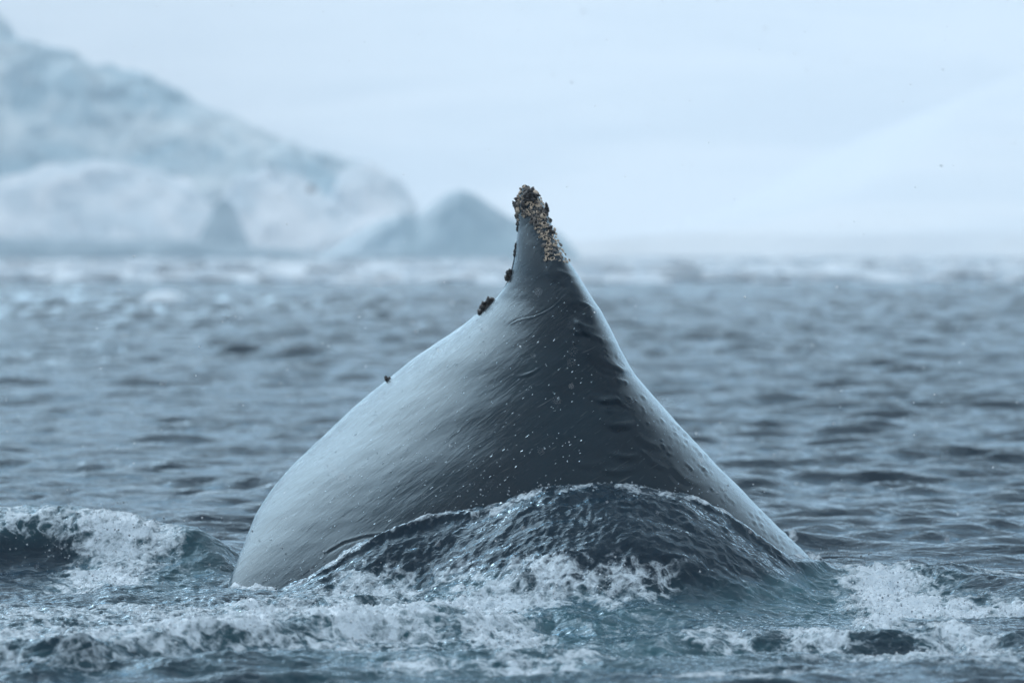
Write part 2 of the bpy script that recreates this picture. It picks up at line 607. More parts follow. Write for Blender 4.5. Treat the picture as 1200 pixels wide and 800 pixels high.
    s1 = [at_water(q, v - 8, 0.07) for q, v in S1]
    edge = 0.10 * fbm(x * 2.6, y * 0.4, 51, 4)
    h += crest(x, y + edge, [(a_, b_, 0.13) for a_, b_ in s1], 0.16, 0.9, 0.4)
    # band of pale water sweeping up to the mound
    S2 = [(300, 716), (400, 694), (470, 676), (540, 662), (620, 650), (700, 643), (760, 646)]
    s2 = [((q - 600) * PX * 23.15, 23.15 + (710 - v) * 0.002) for q, v in S2]
    h += crest(x, y + 0.7 * edge, [(a_, b_, 0.07) for a_, b_ in s2], 0.20, 0.3, 0.35)
    # rounded swell to the right, foam lip and troughs
    S3 = [(985, 674), (1040, 668), (1140, 676), (1260, 682)]
    s3 = [at_water(q, v, 0.10) for q, v in S3]
    h += crest(x, y + 0.5 * edge, [(a_, b_, 0.13) for a_, b_ in s3], 0.55, 0.6, 0.4)
    S4 = [(780, 762), (860, 756), (950, 758), (1050, 760), (1120, 756), (1300, 762)]
    s4 = [at_water(q, v) for q, v in S4]
    h += crest(x, y + edge, [(a_, b_, -0.09) for a_, b_ in s4], 0.22, 0.30, 0.5)
    h += crest(x, y + edge, [(a_, b_ + 0.45, 0.06) for a_, b_ in s4], 0.22, 0.30, 0.5)
    S5 = [(540, 730), (600, 722), (650, 716), (700, 722), (760, 716), (830, 722)]
    s5 = [at_water(q, v, 0.06) for q, v in S5]
    h += crest(x, y + edge, [(a_, b_, 0.05) for a_, b_ in s5], 0.20, 0.35, 0.3)
    # ---- where foam lies: patches on the water (centre, half sizes in the photograph, cover, tilt)
    cov = np.zeros_like(x)
    aec = np.zeros_like(x)
    def patch(q, v, rq, rv, c, z=0.05, tilt=0.0, ae=None):
        nonlocal cov, aec
        xc, yc = at_water(q, v, z)
        rx = 1.15 * rq * PX * yc
        ry = 1.5 * rv * PX * yc * yc / (CAM_H - z)
        dx, dy = wx - xc, wy - yc
        dy = dy - tilt * dx
        e = np.exp(-((dx / rx) ** 2 + (dy / ry) ** 2) ** 1.3)
        cov = np.maximum(cov, 0.98 * c * e)
        aec = np.maximum(aec, (c if ae is None else ae) * np.exp(-((dx / rx) ** 2 + (dy / ry) ** 2) * 0.5))
    # surge band
    for q, v, rq, rv, c in ((20, 748, 90, 20, .52), (110, 752, 80, 15, .56), (200, 745, 80, 14, .60), (290, 738, 80, 14, .60),
                            (60, 718, 150, 9, .42), (200, 712, 120, 9, .45), (330, 712, 110, 12, .50),
                            (410, 730, 70, 13, .78), (480, 725, 60, 14, .74), (560, 715, 60, 12, .70), (590, 735, 50, 10, .64),
                            (640, 700, 60, 9, .66), (720, 705, 60, 6, .62), (660, 760, 60, 9, .5), (610, 775, 60, 6, .5),
                            (480, 775, 60, 5, .42), (560, 690, 80, 8, .55), (440, 700, 70, 8, .50)):
        patch(q, v, rq, rv, c)
    for q, v, rq, rv, c in ((640, 662, 60, 5, .46), (560, 676, 50, 5, .44), (700, 658, 50, 5, .48), (760, 668, 50, 5, .36),
                            (480, 685, 50, 7, .5)):
        patch(q, v, rq, rv, c, 0.2)
    # right-hand patches
    for q, v, rq, rv, c in ((1060, 700, 60, 10, .86), (1040, 688, 45, 7, .78), (1130, 705, 60, 7, .66), (1190, 706, 70, 6, .70),
                            (960, 737, 40, 6, .6), (1030, 722, 30, 9, .7), (1060, 752, 70, 5, .66), (1150, 745, 40, 8, .62),
                            (900, 745, 60, 4, .48), (850, 790, 60, 6, .5), (950, 785, 70, 5, .46), (1110, 735, 50, 6, .55),
                            (1150, 675, 60, 6, .5), (1000, 664, 40, 3, .45), (830, 735, 60, 5, .4), (760, 790, 60, 4, .4),
                            (1180, 775, 60, 4, .4)):
        patch(q, v, rq, rv, c)
    patch(860, 700, 130, 26, 0.0, ae=.5)
    patch(700, 740, 190, 36, 0.0, ae=.62)
    patch(520, 735, 160, 30, 0.0, ae=.5)
    patch(960, 700, 120, 20, 0.0, ae=.6)
    patch(215, 668, 60, 22, 0.0, ae=.5)
    patch(560, 770, 240, 18, 0.0, ae=.55)
    patch(150, 740, 260, 34, 0.12, ae=.45)
    patch(620, 740, 330, 40, 0.16, ae=.4)
    patch(1000, 750, 260, 34, 0.16, ae=.3)
    # broken water falling down the face of the left wave
    lpa = np.array(lp)
    yc = np.interp(x, lpa[:, 0], lpa[:, 1])
    f_d = yc - y - lip                                        # metres before the crest
    colx = (x / (PX * 25.8)) + 600
    c_mid = 142 - 30 * np.clip(f_d, -.2, 1.2) + 26 * fbm(x * 3, y * 3, 61, 3)
    fall = np.exp(-((colx - c_mid) / (56 + 22 * np.clip(f_d, 0, 1))) ** 2) * sstep(-0.25, 0.05, f_d) * sstep(1.6, 1.05, f_d)
    top = sstep(-0.30, -0.05, f_d) * sstep(0.46, 0.16, f_d) * sstep(225, 130, colx)
    cov = np.maximum(cov, np.maximum(0.72 * fall, 0.36 * top))
    aec = np.maximum(aec, np.maximum(0.6 * fall, 0.5 * top))
    # thin froth where the mound meets the skin and on its upper lip
    on_m = sstep(0.06, 0.25, mound)
    lipm = np.exp(-((d_m + 0.06) / 0.12) ** 2) * sstep(-1.75, -1.4, x) * sstep(1.65, 1.2, x)
    cov = np.maximum(cov * (1 - 0.75 * on_m * sstep(-1.15, -.6, d_m)), 0.30 * lipm)
    sp_n = fbm(x * 9, y * 9, 71, 3)
    cov = np.maximum(cov, on_m * sstep(0.2, 0.4, sp_n) * 0.24)
    cov = cov * (1 - 0.92 * sstep(0.15, 0.32, mound) * sstep(-0.1, -0.2, d_m))
    # froth where water laps at the skin
    cov = np.maximum(cov, 0.55 * np.exp(-((h - wz) / 0.05) ** 2) * (wz > -0.3) * (1 - on_m))
    # lacy break-up
    lace = fbm(wx * 3.6, wy * 2.0, 31, 4, 0.55, ridged=True)
    lace2 = fbm(wx * 9.0, wy * 5.0, 37, 4, 0.6, ridged=True)
    cov = cov * np.clip(0.40 + 0.65 * lace + 0.30 * lace2, 0.10, 1.2)
    # ---- small turbulent relief: rolling crinkles, longer across the view than in depth
    act = np.clip(0.35 + 0.9 * np.clip(cov, 0, .8) + 0.5 * on_m, 0, 1.3) * np.exp(-((y - 22.9) / 3.8) ** 4)
    hollow = np.exp(-((colx - 10) / 75) ** 2) * sstep(0.15, 0.45, f_d) * sstep(1.6, 1.2, f_d)
    act = act * (1 - 0.85 * hollow)
    smooth_sw = np.exp(-((x - 1.30) / .5) ** 2 - ((y - 24.2) / .7) ** 2)
    act = act * (1 - 0.55 * smooth_sw)
    cov = cov * (1 - 0.9 * hollow)
    t1 = fbm(wx * 2.4, wy * 1.9, 81, 5, 0.52, ridged=True) - 0.5
    t2 = fbm(wx * 7.5 + 3, wy * 6.0, 85, 4, 0.55, ridged=True) - 0.5
    # streaks that follow the water drawn round the mound
    fl = fbm(x * 2.0 + 0.4 * d_m, d_m * 7.5 + 0.5 * x, 87, 4, 0.55, ridged=True) - 0.5
    t3 = fbm(wx * 17 + 3, wy * 13.0, 89, 3, 0.55, ridged=True) - 0.5
    h += act * (0.070 * t1 + 0.048 * t2 + 0.016 * t3) * (1 - .85 * on_m) + on_m * (0.017 * fl + 0.020 * t3 + 0.02)
    foamy = np.clip(cov - 0.3, 0, 0.6)
    h += foamy * 0.10 * np.abs(fbm(wx * 11, wy * 11, 95, 3)) * 1.5
    Z[ix] = Z[ix] * (1 - 0.0 * win) + h * win
    DX[ix] += win * act * 0.03 * fbm(x * 6, y * 6, 101, 3)
    DY[ix] += win * (act * 0.05 * fbm(x * 6 + 5, y * 6, 103, 3) - 0.10 * np.clip(h - 0.12, 0, 1) * (1 - on_m))
    foam[ix] = np.clip(cov, 0, 1) * win
    aer[ix] = np.clip(aec, 0, 1) * win * (1 - on_m)
    # a few light wind streaks on the open sea
    co = np.stack([X + DX, Y + DY, Z], 1)
    faces = grid_faces(nu, nv)
    # close the slit behind and the small hole under the camera
    base = np.arange(nv - 1) * nu
    slit = np.stack([base + nu - 1, base, base + nu, base + 2 * nu - 1], 1)
    faces = np.concatenate([faces, slit])
    me = np_mesh('sea', co, faces)
    attr(me, 'foam', foam)
    attr(me, 'aerated', aer)
    o = link('sea', me, mats=[MAT_WATER])
    tag(o, 'dark blue green sea with white foam and small waves round the whale', 'sea', kind='structure')
    return o, co, foam, ix, np.array(crest_pts)

sea, SEA_CO, SEA_FOAM, SEA_IX, CREST = build_sea()

# ------------------------------------------------------------------ snow-covered land
def height_land(name, x0, x1, y0, y1, nx, ny, fn, mat, label):
    xs, ys = np.linspace(x0, x1, nx), np.linspace(y0, y1, ny)
    X, Y = np.meshgrid(xs, ys)
    X, Y = X.ravel(), Y.ravel()
    me = np_mesh(name, np.stack([X, Y, fn(X, Y)], 1), grid_faces(nx, ny))
    return tag(link(name, me, mats=[mat]), label, 'mountain', kind='structure')

def f_slope(X, Y):
    shore = 620 + 60 * fbm(X / 120, X * 0 + 3, 3, 3)
    t = np.clip((Y - shore) / 900, -0.02, 1.4)
    lat = np.clip((X - 10 - 0.02 * Y) * 0.42, -6, 250)
    lat = lat * sstep(-40, 160, X) + 3
    z = np.where(t > 0, np.minimum(lat, 3 + (Y - shore) * 0.060), -3)
    z = z + np.where(t > 0, 5 * fbm(X / 160, Y / 260, 7, 4) * np.clip(t * 3, 0, 1), 0)
    z = z + np.where(t > 0, 1.0 * fbm(X / 14, Y / 30, 8, 3), 0)
    return z
height_land('snow_slope', -60, 1400, 560, 2100, 220, 200, f_slope, MAT_SNOW,
            'smooth white snow slope rising from the shore behind the whale')

def f_mount(X, Y):
    t = np.clip((Y - 1900) / 1900, 0, 1)
    z = 300 * t ** 0.9 + 50 * fbm(X / 500, Y / 500, 13, 5) * np.clip(t * 4, 0, 1)
    z += 0.01 * X * t
    z -= 3
    return z
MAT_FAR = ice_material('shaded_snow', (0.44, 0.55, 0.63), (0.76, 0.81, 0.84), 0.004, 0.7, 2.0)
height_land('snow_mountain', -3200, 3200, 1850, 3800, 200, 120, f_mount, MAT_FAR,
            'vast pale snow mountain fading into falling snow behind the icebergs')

# ------------------------------------------------------------------ icebergs
def ice_ridge(name, pts, d, wf, wb, mat, parent, seed, amp=1.0, nx=150, ny=70, power=1.0, fine=1.0):
    """closed mound of ice whose crest line runs through pts (picture points, d metres off)"""
    p = np.array([at(q, v, d) for q, v in pts])
    org = np.array(parent.location) if parent is not None else np.zeros(3)
    s = np.linspace(0, 1, nx)
    xs = p[0, 0] + (p[-1, 0] - p[0, 0]) * s
    zc = np.interp(xs, p[:, 0], p[:, 2])
    k = np.exp(-0.5 * (np.arange(-3, 4) / 1.0) ** 2); k /= k.sum()
    zc = np.convolve(np.pad(zc, 3, 'edge'), k, 'valid')
    t = np.linspace(-1, 1, ny)
    X, T = np.meshgrid(xs, t)
    ZC = np.meshgrid(zc, t)[0]
    sh = np.where(T < 0, (1 - np.abs(T) ** 1.4) ** power, (1 - np.abs(T) ** 1.4) ** power)
    Yw = np.where(T < 0, T * wf, T * wb)
    wob = fbm(X / 9 + seed, T * 1.3, seed, 3)
    Yv = d + Yw + wob * wf * 0.25
    Z = (ZC + 1.5) * sh - 1.5
    damp = np.clip(1 - np.abs(T), 0, 1) ** 0.5
    Z += amp * np.clip(ZC / 6, .15, 1) * sh ** .5 * (1.3 * fbm(X / 6, Yv / 6, seed + 3, 4) - .4 * np.abs(fbm(X / 3, Yv / 4, seed + 5, 3)))
    Yv += amp * 2.2 * fbm(X / 4.5, Z / 3.5, seed + 9, 4)
    X = X + amp * 0.7 * fbm(Yv / 4, Z / 3, seed + 13, 3)
    co = np.stack([X.ravel(), Yv.ravel(), Z.ravel()], 1) - org
    me = np_mesh(name, co, grid_faces(nx, ny))
    return link(name, me, parent, [mat])

berg = empty('iceberg', at(180, 305, 505)[:2] + (0.0,))
tag(berg, 'huge blue and white iceberg sloping down towards the whale', 'iceberg', 'icebergs')
ice_ridge('ice_wall', [(-330, -60), (-200, -45), (-80, -20), (0, 18), (18, 42), (45, 56), (75, 58), (105, 74), (150, 86), (172, 80),
                       (200, 102), (250, 126), (300, 150), (350, 171), (385, 178), (420, 186), (455, 203), (478, 222), (490, 246), (500, 290), (506, 312)],
          535, 26, 22, MAT_BLUE, berg, 3, 2.4, 220, 90, 0.9)
ice_ridge('snow_bank', [(-300, 200), (-120, 196), (0, 206), (55, 192), (110, 184), (175, 192), (225, 214), (262, 262), (300, 305)],
          512, 13, 14, MAT_BANK, berg, 23, 1.6, 140, 60, 0.8)
ice_ridge('snow_bank', [(200, 306), (240, 262), (275, 214), (310, 196), (350, 206), (395, 232), (440, 236), (470, 240), (488, 262), (500, 306)],
          515, 12, 14, MAT_BANK, berg, 33, 1.8, 120, 60, 0.8)
ice_ridge('ice_block', [(362, 306), (372, 262), (385, 226), (400, 200), (424, 186), (452, 196), (474, 214), (486, 236), (492, 262), (500, 306)],
          519, 9, 9, MAT_BANK, berg, 37, 1.4, 80, 50, 0.6)
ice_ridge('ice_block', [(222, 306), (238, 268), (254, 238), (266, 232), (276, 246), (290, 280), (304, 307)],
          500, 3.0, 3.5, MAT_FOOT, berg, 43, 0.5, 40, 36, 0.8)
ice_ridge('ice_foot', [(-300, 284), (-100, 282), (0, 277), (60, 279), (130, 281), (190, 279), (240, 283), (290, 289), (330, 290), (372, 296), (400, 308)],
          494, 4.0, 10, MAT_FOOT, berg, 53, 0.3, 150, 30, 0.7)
# made-up dark lump for a small speck before the ice, likely a seabird
bm = bmesh.new()
bmesh.ops.create_icosphere(bm, subdivisions=2, radius=0.55)
for v in bm.verts:
    v.co *= 0.8 + 0.4 * random.random()
    v.co.z *= 0.8
me = bpy.data.meshes.new('dark_speck')
bm.to_mesh(me); bm.free()
st = link('dark_speck', me, berg, [MAT_DARK])
st.location = Vector(at(365, 221, 503)) - berg.location

sberg = empty('iceberg', at(540, 305, 470)[:2] + (0.0,))
tag(sberg, 'low blue iceberg with a rounded peak directly behind the fin', 'iceberg', 'icebergs')
ice_ridge('ice_body', [(366, 312), (378, 296), (400, 282), (425, 268), (450, 256), (472, 250), (490, 252), (505, 240), (522, 228), (540, 222),
                       (556, 227), (575, 240), (600, 256), (630, 262), (655, 272), (672, 290), (690, 312)],
          470, 11, 13, MAT_TEAL, sberg, 63, 0.15, 150, 70, 0.85)
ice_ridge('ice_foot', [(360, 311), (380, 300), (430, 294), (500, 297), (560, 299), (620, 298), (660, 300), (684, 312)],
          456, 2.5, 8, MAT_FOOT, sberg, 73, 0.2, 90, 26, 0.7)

# small pieces of ice that stand out from the water
def floe(pts, d, wf, seed, label, mat=MAT_FLOE):
    o = empty('ice_floe', (at(sum(p[0] for p in pts) / len(pts), 300, d)[0], d, 0.0))
    tag(o, label, 'ice floe', 'ice floes on the open water')
    ice_ridge('ice_slab', pts, d, wf, wf, mat, o, seed, 0.12, 50, 24, 0.6)
floe([(124, 362), (140, 354), (165, 351), (176, 343), (195, 340), (212, 345), (228, 355), (240, 363)], 146, 1.5, 83,
     'small white floating ice piece with a low flat tail, alone on open water')
floe([(-12, 362), (-6, 356), (0, 354), (5, 357), (9, 362)], 143, 0.4, 87, 'small dark lump of clear ice at the edge of open water', MAT_DARK)

# brash ice along the shore
def scatter_mesh(name, centers, scales, mat, sub=0, jit=0.3, flat=1.0, rot=True, seed=3):
    bm = bmesh.new()
    if sub < 0:
        bmesh.ops.create_cube(bm, size=1.0)
    else:
        bmesh.ops.create_icosphere(bm, subdivisions=max(sub, 1), radius=1.0)
    bmesh.ops.triangulate(bm, faces=bm.faces[:])
    bv = np.array([v.co[:] for v in bm.verts])
    bf = np.array([[v.index for v in f.verts] for f in bm.faces])
    bm.free()
    g = np.random.default_rng(seed)
    n = len(centers)
    V = np.repeat(bv[None], n, 0) * (1 + jit * (g.random((n, len(bv), 1)) - 0.5) * 2)
    V = V * np.asarray(scales).reshape(n, 1, -1)
    if rot:
        a = g.random(n) * 6.283
        ca, sa = np.cos(a)[:, None], np.sin(a)[:, None]
        x, y = V[:, :, 0] * ca - V[:, :, 1] * sa, V[:, :, 0] * sa + V[:, :, 1] * ca
        V = np.stack([x, y, V[:, :, 2]], 2)
    V = V + np.asarray(centers)[:, None, :]
    F = bf[None] + (np.arange(n) * len(bv))[:, None, None]
    return link(name, np_mesh(name, V.reshape(-1, 3), F.reshape(-1, 3), sub > 0), mats=[mat])

n = 21000
yy = 205 + 280 * rng.random(n)
xx = (rng.random(n) - 0.5) * 0.60 * yy
keep = (fbm(xx / 30, yy / 40, 203, 3) > -0.12 + 0.25 * (yy < 235))
yy, xx = yy[keep], xx[keep]
sz = 0.5 + 2.6 * rng.random(len(xx)) ** 3
sc3 = np.stack([sz, sz * .8, 0.14 + 0.20 * sz * rng.random(len(xx))], 1)
tag(scatter_mesh('brash_ice', np.stack([xx, yy, xx * 0 + 0.02], 1), sc3, MAT_FLOE, -1, 0.35),
    'belt of small broken ice afloat before the icebergs', 'brash ice', kind='stuff')

# ------------------------------------------------------------------ the whale
def build_whale():
    nz, nf, nb = 380, 540, 120
    # ring heights: finer towards the top of the fin
    z = Z_BOT + (Z_TOP - Z_BOT) * np.linspace(0, 1, nz) ** 0.92
    xl, xr, xc, f, b, dfar = (wl(P_, z) for P_ in (P_L, P_R, P_C, P_F, P_B, P_D))
    # near half from the left outline to the right one, then the far half back
    a = np.linspace(0, math.pi, nf, endpoint=False)
    a2 = np.linspace(math.pi, 2 * math.pi, nb, endpoint=False)
    A = np.concatenate([a, a2])
    c, s = np.cos(A), np.sin(A)
    Xs, Ys = [], []
    for j, (cc, ss) in enumerate(zip(c, s)):
        left = cc >= 0
        near = ss >= 0 and j < nf
        nn = (N_L if left else N_R) if near else N_BK
        ex = 2.0 / nn
        w = (xc - xl) if left else (xr - xc)
        ox = (-1 if left else 1) * w * abs(cc) ** ex
        Xs.append(xc + ox)
        dl = dfar if left else 0.0
        Ys.append(D0 + dl - (f + dl) * abs(ss) ** ex if near else D0 + dl + (b - dl) * abs(ss) ** ex)
    nu = len(A)
    X = np.array(Xs).T            # (nz, nu)
    Y = np.array(Ys).T
    Z = np.repeat(z[:, None], nu, 1)
    P = np.stack([X, Y, Z], 2)
    # outward normals
    du = np.roll(P, -1, 1) - np.roll(P, 1, 1)
    dv = np.gradient(P, axis=0)
    N = np.cross(du, dv)
    N /= np.maximum(np.linalg.norm(N, axis=2, keepdims=True), 1e-9)
    ctr = np.stack([np.repeat(xc[:, None], nu, 1), np.full_like(X, D0 + .2), Z], 2)
    if ((P - ctr) * N).sum() < 0:
        N = -N
    disp = np.zeros_like(X)
    body = sstep(1.95, 1.3, Z)
    disp += 0.018 * fbm(X * 1.3 + 4, Z * 1.6 + Y * .7, 3, 4) * body
    q = X / (PX * Y) + 600                         # where each point lies in the photograph
    v = HOR + (CAM_H - Z) / (PX * Y)
    nearm = (np.arange(nu) < nf)[None, :]
    # folds of skin along the spine below the fin
    g = np.random.default_rng(5)
    folds = []
    for i in range(34):
        t = g.random()
        py = 318 + 190 * t
        px = np.interp(py, [318, 400, 450, 510], [668, 712, 728, 742]) + g.normal(-8, 11)
        px = min(px, np.interp(py, [a_ for a_, _ in RIGHT], [b_ for _, b_ in RIGHT]) - 16)
        folds.append((px, py, 7 + 11 * g.random(), 1.6 + 2.4 * g.random(), R(18 + 30 * g.random() - 12), 0.002 + .009 * g.random() ** 2))
    folds += [(725, 500, 15, 4.0, R(6), .020), (733, 536, 14, 3.5, R(4), .017), (722, 553, 15, 3.5, R(3), .012), (760, 520, 20, 4, R(25), .008),
              (712, 470, 18, 4, R(10), .010), (770, 545, 18, 3.5, R(30), .008), (620, 438, 12, 1.6, R(-22), .006), (648, 452, 14, 3, R(-15), .003),
              (690, 545, 18, 4, R(2), .006), (800, 560, 22, 4, R(38), .007)]
    for i in range(90):                            # small nodules down the right-hand slope
        py = g.uniform(400, 655)
        edge_x = np.interp(py, [a_ for a_, _ in RIGHT], [b_ for _, b_ in RIGHT])
        folds.append((edge_x - abs(g.normal(0, 26)) - 1, py, 2.2 + 1.5 * g.random(), 1.6, R(45), 0.002 + 0.004 * g.random()))
    for px, py, ln, wd, an, am in folds:
        dx, dy = q - px, v - py
        m = nearm & (np.abs(dx) < 3 * ln) & (np.abs(dy) < 3 * ln)
        uu = dx * math.cos(an) + dy * math.sin(an)
        ww = -dx * math.sin(an) + dy * math.cos(an) + 0.012 * uu * uu
        disp += np.where(m, am * np.exp(-(uu / ln) ** 2) * (np.exp(-(ww / wd) ** 2) - 0.55 * np.exp(-((ww - 1.6 * wd) / wd) ** 2)), 0)
    # the spine stands up as a ridge that twists down from the fin, with a hollow along its left
    yy_ = np.array([285, 320, 370, 430, 480, 540])
    rx_ = np.interp(v, yy_, [648, 657, 682, 708, 725, 740])
    amp_ = np.interp(v, yy_, [0, 0.5, 1, 1, .7, 0])
    wig = 5 * np.sin(v * 0.075) + 3 * np.sin(v * 0.19 + 1)
    disp += np.where(nearm, amp_ * (0.022 * np.exp(-((q - rx_ - wig) / 12.0) ** 2) - 0.030 * np.exp(-((q - rx_ + 40) / 26.0) ** 2)), 0)
    # scars: thin raised lines
    def scar(pts, wd, am):
        nonlocal disp
        p = np.array(pts, float)
        best = np.full_like(q, 1e9)
        side = np.zeros_like(q)
        for (ax, ay), (bx, by) in zip(p[:-1], p[1:]):
            ex, ey = bx - ax, by - ay
            L2 = ex * ex + ey * ey
            t = np.clip(((q - ax) * ex + (v - ay) * ey) / L2, 0, 1)
            dx, dy = q - ax - t * ex, v - ay - t * ey
            d = np.hypot(dx, dy)
            sg = np.sign(dx * ey - dy * ex)
            u = d < best
            best = np.where(u, d, best)
            side = np.where(u, sg, side)
        disp += np.where(nearm, am * (np.exp(-(best / wd) ** 2) - 0.7 * np.exp(-((best * side - 2 * wd) / wd) ** 2)), 0)
    scar([(598, 380), (606, 375), (622, 370), (640, 361), (655, 351), (666, 344)], 0.7, 0.0026)
    scar([(384, 647), (402, 637), (425, 630), (455, 626), (492, 623)], 1.2, -0.005)
    scar([(468, 404), (455, 416), (440, 428)], 1.2, 0.004)
    P = P + N * disp[:, :, None]
    co = P.reshape(-1, 3)
    faces = grid_faces(nu, nz, True)
    # cap on the tip
    tip = len(co)
    co = np.concatenate([co, co[(nz - 1) * nu:].mean(0, keepdims=True) + [[0, 0, .004]]])
    r0 = (nz - 1) * nu
    cap = np.stack([r0 + np.arange(nu), r0 + (np.arange(nu) + 1) % nu, np.full(nu, tip), np.full(nu, tip)], 1)
    org = np.array([px_x(640), D0, 0.0])
    tri = np.concatenate([faces[:, [0, 1, 2]], faces[:, [0, 2, 3]], cap[:, :3]])
    me = np_mesh('body', co - org, tri)
    root = empty('whale', org)
    tag(root, 'dark grey whale arching its wet back and barnacled dorsal fin out of the sea', 'whale')
    o = link('body', me, root, [MAT_SKIN])
    return root, Vector(org)
whale, W_ORG = build_whale()

def skin_frame(px, py):
    """point and outward normal of the near skin at a picture position"""
    d = D0
    for _ in range(8):
        x, _y, z = at(px, py, d)
        d = float(whale_front(x, z))
    e = 0.006
    x, y, z = at(px, py, d)
    gx = (float(whale_front(x + e, z)) - float(whale_front(x - e, z))) / (2 * e)
    gz = (float(whale_front(x, z + e)) - float(whale_front(x, z - e))) / (2 * e)
    gx, gz = max(-4, min(4, gx)), max(-4, min(4, gz))
    nrm = Vector((gx, -1, gz)).normalized()
    return Vector((x, y, z)), nrm

# barnacles: ribbed cones with a dark opening
MAT_BARN2 = plain_noise('weathered_barnacle_shell', (0.05, 0.055, 0.06), (0.26, 0.23, 0.20), 40, 0.6)
def barnacle_mesh(seed):
    g = random.Random(seed)
    bm = bmesh.new()
    k = 14
    rings = [(1.0, -0.35), (0.98, 0.15), (0.84, 0.48), (0.70, 0.68), (0.58, 0.64), (0.46, 0.10)]
    rib = [0.80 + 0.38 * g.random() for i in range(k)]
    rows = []
    for j, (r, h) in enumerate(rings):
        row = []
        for i in range(k):
            a = 2 * math.pi * i / k
            m = rib[i] if j < 4 else 1.0
            row.append(bm.verts.new((r * m * math.cos(a), r * m * math.sin(a), h + 0.06 * (g.random() - .5))))
        rows.append(row)
    for j in range(len(rings) - 1):
        for i in range(k):
            fc = bm.faces.new((rows[j][i], rows[j][(i + 1) % k], rows[j + 1][(i + 1) % k], rows[j + 1][i]))
            fc.material_index = 1 if j >= 4 else 0
    bm.faces.new(rows[-1]).material_index = 1
    me = bpy.data.meshes.new('barnacle')
    bm.to_mesh(me)
    bm.free()
    me.materials.append(MAT_BARN2 if seed >= 4 else MAT_BARN)
    me.materials.append(MAT_HOLE)
    return me
BARN = [barnacle_mesh(s) for s in range(6)]

def put_barnacle(px, py, r, lift=0.0, tilt=0.25):
    p, nrm = skin_frame(px, py)
    nrm = (nrm + Vector((random.gauss(0, tilt), random.gauss(0, tilt), random.gauss(0, tilt)))).normalized()
    o = bpy.data.objects.new('barnacle', random.choice(BARN))
    COL.objects.link(o)
    o.parent = whale
    o.location = p + nrm * (lift - r * 0.05) - W_ORG
    o.rotation_mode = 'QUATERNION'
    o.rotation_quaternion = nrm.to_track_quat('Z', 'Y') @ Matrix.Rotation(random.random() * 6.28, 3, 'Z').to_quaternion()
    o.scale = (r, r, r * (0.7 + 0.6 * random.random()))

def outline(py, tab):
    return float(np.interp(py, [a for a, _ in tab], [b for _, b in tab]))
spots = []
def try_spot(px, py, r, gap):
    for a, b, rr in spots:
        if math.hypot(px - a, py - b) < gap * (r + rr) / (PX * D0):
            return False
    spots.append((px, py, r))
    return True
rb = random.Random(21)
for _ in range(1500):                       # the tip
    py = rb.uniform(218, 263)
    l, r_ = outline(py, LEFT), outline(py, RIGHT)
    px = rb.uniform(l - 0.5, r_ + 0.5)
    if 612 < px < 627 and 226 < py < 246 and rb.random() < 0.8:
        continue                            # bare patch of skin
    if py > 254 and px < 622 and px > 608:
        continue
    rad = rb.choice((0.008, 0.011, 0.014, 0.017, 0.021)) * rb.uniform(.9, 1.1)
    if try_spot(px, py, rad, 0.74):
        put_barnacle(px, py, rad, rb.uniform(0, 0.007))
for cx, cy, sx, sy, cnt in ((636, 264, 5.5, 5, 13), (645, 268, 4, 6, 10), (642, 278, 6.5, 5, 15), (652, 276, 3, 5, 7), (647, 291, 6, 4.5, 13),
                            (655, 294, 4, 5, 9), (650, 302, 7, 2.5, 7), (662, 300, 3, 5, 5)):
    got = 0
    for _ in range(120):
        if got >= cnt:
            break
        px, py = cx + rb.gauss(0, sx * .7), cy + rb.gauss(0, sy * .7)
        px = min(px, outline(py, RIGHT) + 0.5)
        rad = rb.choice((0.008, 0.010, 0.013, 0.017)) * rb.uniform(.9, 1.1)
        if try_spot(px, py, rad, 0.76):
            put_barnacle(px, py, rad, rb.uniform(0, 0.006))
            got += 1

# dark clumps of soft barnacles hanging on the skin
def clump(px, py, rx, ry, cnt, seed, strand=False, out=0.0):
    g = random.Random(seed)
    p, nrm = skin_frame(px, py)
    bm = bmesh.new()
    for i in range(cnt):
        a = g.random() * 6.28
        rr = math.sqrt(g.random())
        c = Vector((rx * rr * math.cos(a), g.uniform(-.02, .02), ry * rr * math.sin(a)))
        if strand:
            t = i / max(cnt - 1, 1)
            c = Vector((-rx * t + g.gauss(0, .003), g.gauss(0, .004), -ry * t))
        s = g.uniform(0.007, 0.015) * (0.55 if strand else 1)
        m = Matrix.Translation(c) @ Matrix.Rotation(g.random() * 6.28, 4, (g.random() - .5, g.random() - .5, g.random() - .5)) @ \
            Matrix.Diagonal((s, s, s * g.uniform(1.0, 2.4), 1))
        bmesh.ops.create_icosphere(bm, subdivisions=1, radius=1.0, matrix=m)
    me = bpy.data.meshes.new('gooseneck_clump')
    bm.to_mesh(me)
    bm.free()
    for f in me.polygons:
        f.use_smooth = True
    o = link('gooseneck_clump', me, whale, [MAT_DARK])
    o.location = p - W_ORG + Vector((-out, 0, out * 0.8))
    o['label'] = 'dark clump of soft barnacles on the fin edge'
    return o
clump(571, 359.5, 0.060, 0.032, 64, 1).rotation_euler = (0, R(-38), 0)
clump(596.5, 324.5, 0.020, 0.036, 28, 2)
clump(597.5, 316, 0.004, 0.03, 8, 3, True)
clump(607, 256, 0.006, 0.07, 14, 4, True)
clump(605, 284, 0.016, 0.08, 15, 5, True)
clump(455, 446, 0.018, 0.018, 10, 6, out=0.006)
clump(605.5, 238, 0.010, 0.04, 12, 7)
clump(622, 236, 0.05, 0.07, 26, 8)
clump(640, 250, 0.02, 0.05, 16, 9)
clump(646, 272, 0.02, 0.05, 12, 10)

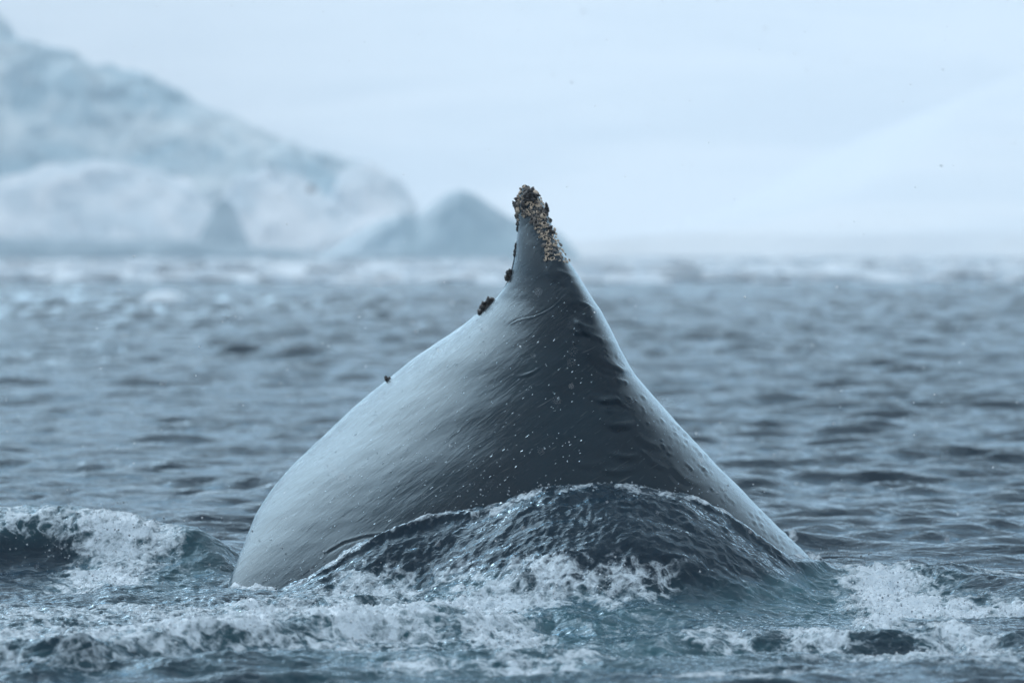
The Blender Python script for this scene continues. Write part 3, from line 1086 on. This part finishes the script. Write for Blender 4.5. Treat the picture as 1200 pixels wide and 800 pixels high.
# ------------------------------------------------------------------ spray, bubbles, snow
g = np.random.default_rng(77)
cov = SEA_FOAM[SEA_IX]
cand = SEA_IX[(cov > 0.42) & (SEA_CO[SEA_IX, 1] < 27.0)]
pick = g.choice(cand, size=min(8000, len(cand)), replace=False)
cb = SEA_CO[pick] + np.stack([g.normal(0, .008, len(pick)), g.normal(0, .008, len(pick)), g.random(len(pick)) * .006], 1)
tag(scatter_mesh('foam_bubbles', cb, 0.002 + 0.006 * g.random((len(pick), 1)) ** 2.5, MAT_BUB, 1, 0.15),
    'white froth of bubbles on the churned water round the whale', 'foam', kind='stuff')

drops = []
def burst(px, py, d, sx, sy, sz, cnt):
    x, y, z = at(px, py, d)
    drops.append(np.stack([g.normal(x, sx, cnt), g.normal(y, sy, cnt), g.normal(z, sz, cnt)], 1))
burst(100, 660, 25.6, .30, .2, .16, 260)
burst(60, 602, 26.2, .5, .15, .05, 200)
burst(170, 620, 26.1, .22, .15, .05, 90)
burst(985, 660, 25.3, .12, .12, .05, 90)
burst(1090, 672, 24.6, .25, .2, .05, 120)
burst(700, 574, 24.0, .45, .1, .02, 140)
burst(430, 640, 24.9, .35, .15, .04, 120)
burst(640, 690, 23.6, .9, .4, .06, 240)
burst(1000, 720, 23.0, .6, .4, .05, 120)
dr = np.concatenate(drops)
tag(scatter_mesh('spray', dr, 0.0018 + 0.0062 * g.random((len(dr), 1)) ** 3, MAT_DROP, 1, 0.1),
    'fine drops of spray thrown up by the whale and the breaking wave', 'spray', kind='stuff')

n = 1300
d = 14 + 32 * g.random(n)
fx, fz = (g.random(n) - .5) * 0.36 * d, g.random(n)
fzv = CAM_H + d * (-0.08 + 0.16 * fz)
ok = fzv > 0.15
fl = np.stack([fx, d, fzv], 1)[ok]
tag(scatter_mesh('snowfall', fl, 0.0020 + 0.0034 * g.random((len(fl), 1)) ** 2, MAT_FLAKE, 1, 0.35),
    'sparse snowflakes drifting through the air round the whale', 'snow', kind='stuff')

# ------------------------------------------------------------------ haze
bm = bmesh.new()
bmesh.ops.create_cube(bm, size=1.0)
for v in bm.verts:
    v.co = Vector((v.co.x * 7000, 1400 + v.co.y * 5200, -6 + (v.co.z + .5) * 430))
me = bpy.data.meshes.new('haze')
bm.to_mesh(me)
bm.free()
H = NT('falling_snow_haze')
pv = H.n('VolumePrincipled')
pv.inputs['Color'].default_value = (0.90, 0.95, 1.0, 1)
pv.inputs['Density'].default_value = 0.0008
pv.inputs['Anisotropy'].default_value = 0.2
H.l(pv.outputs[0], H.out.inputs['Volume'])
tag(link('haze', me, mats=[H.m]), 'pale haze of falling snow over the bay', 'haze', kind='stuff')
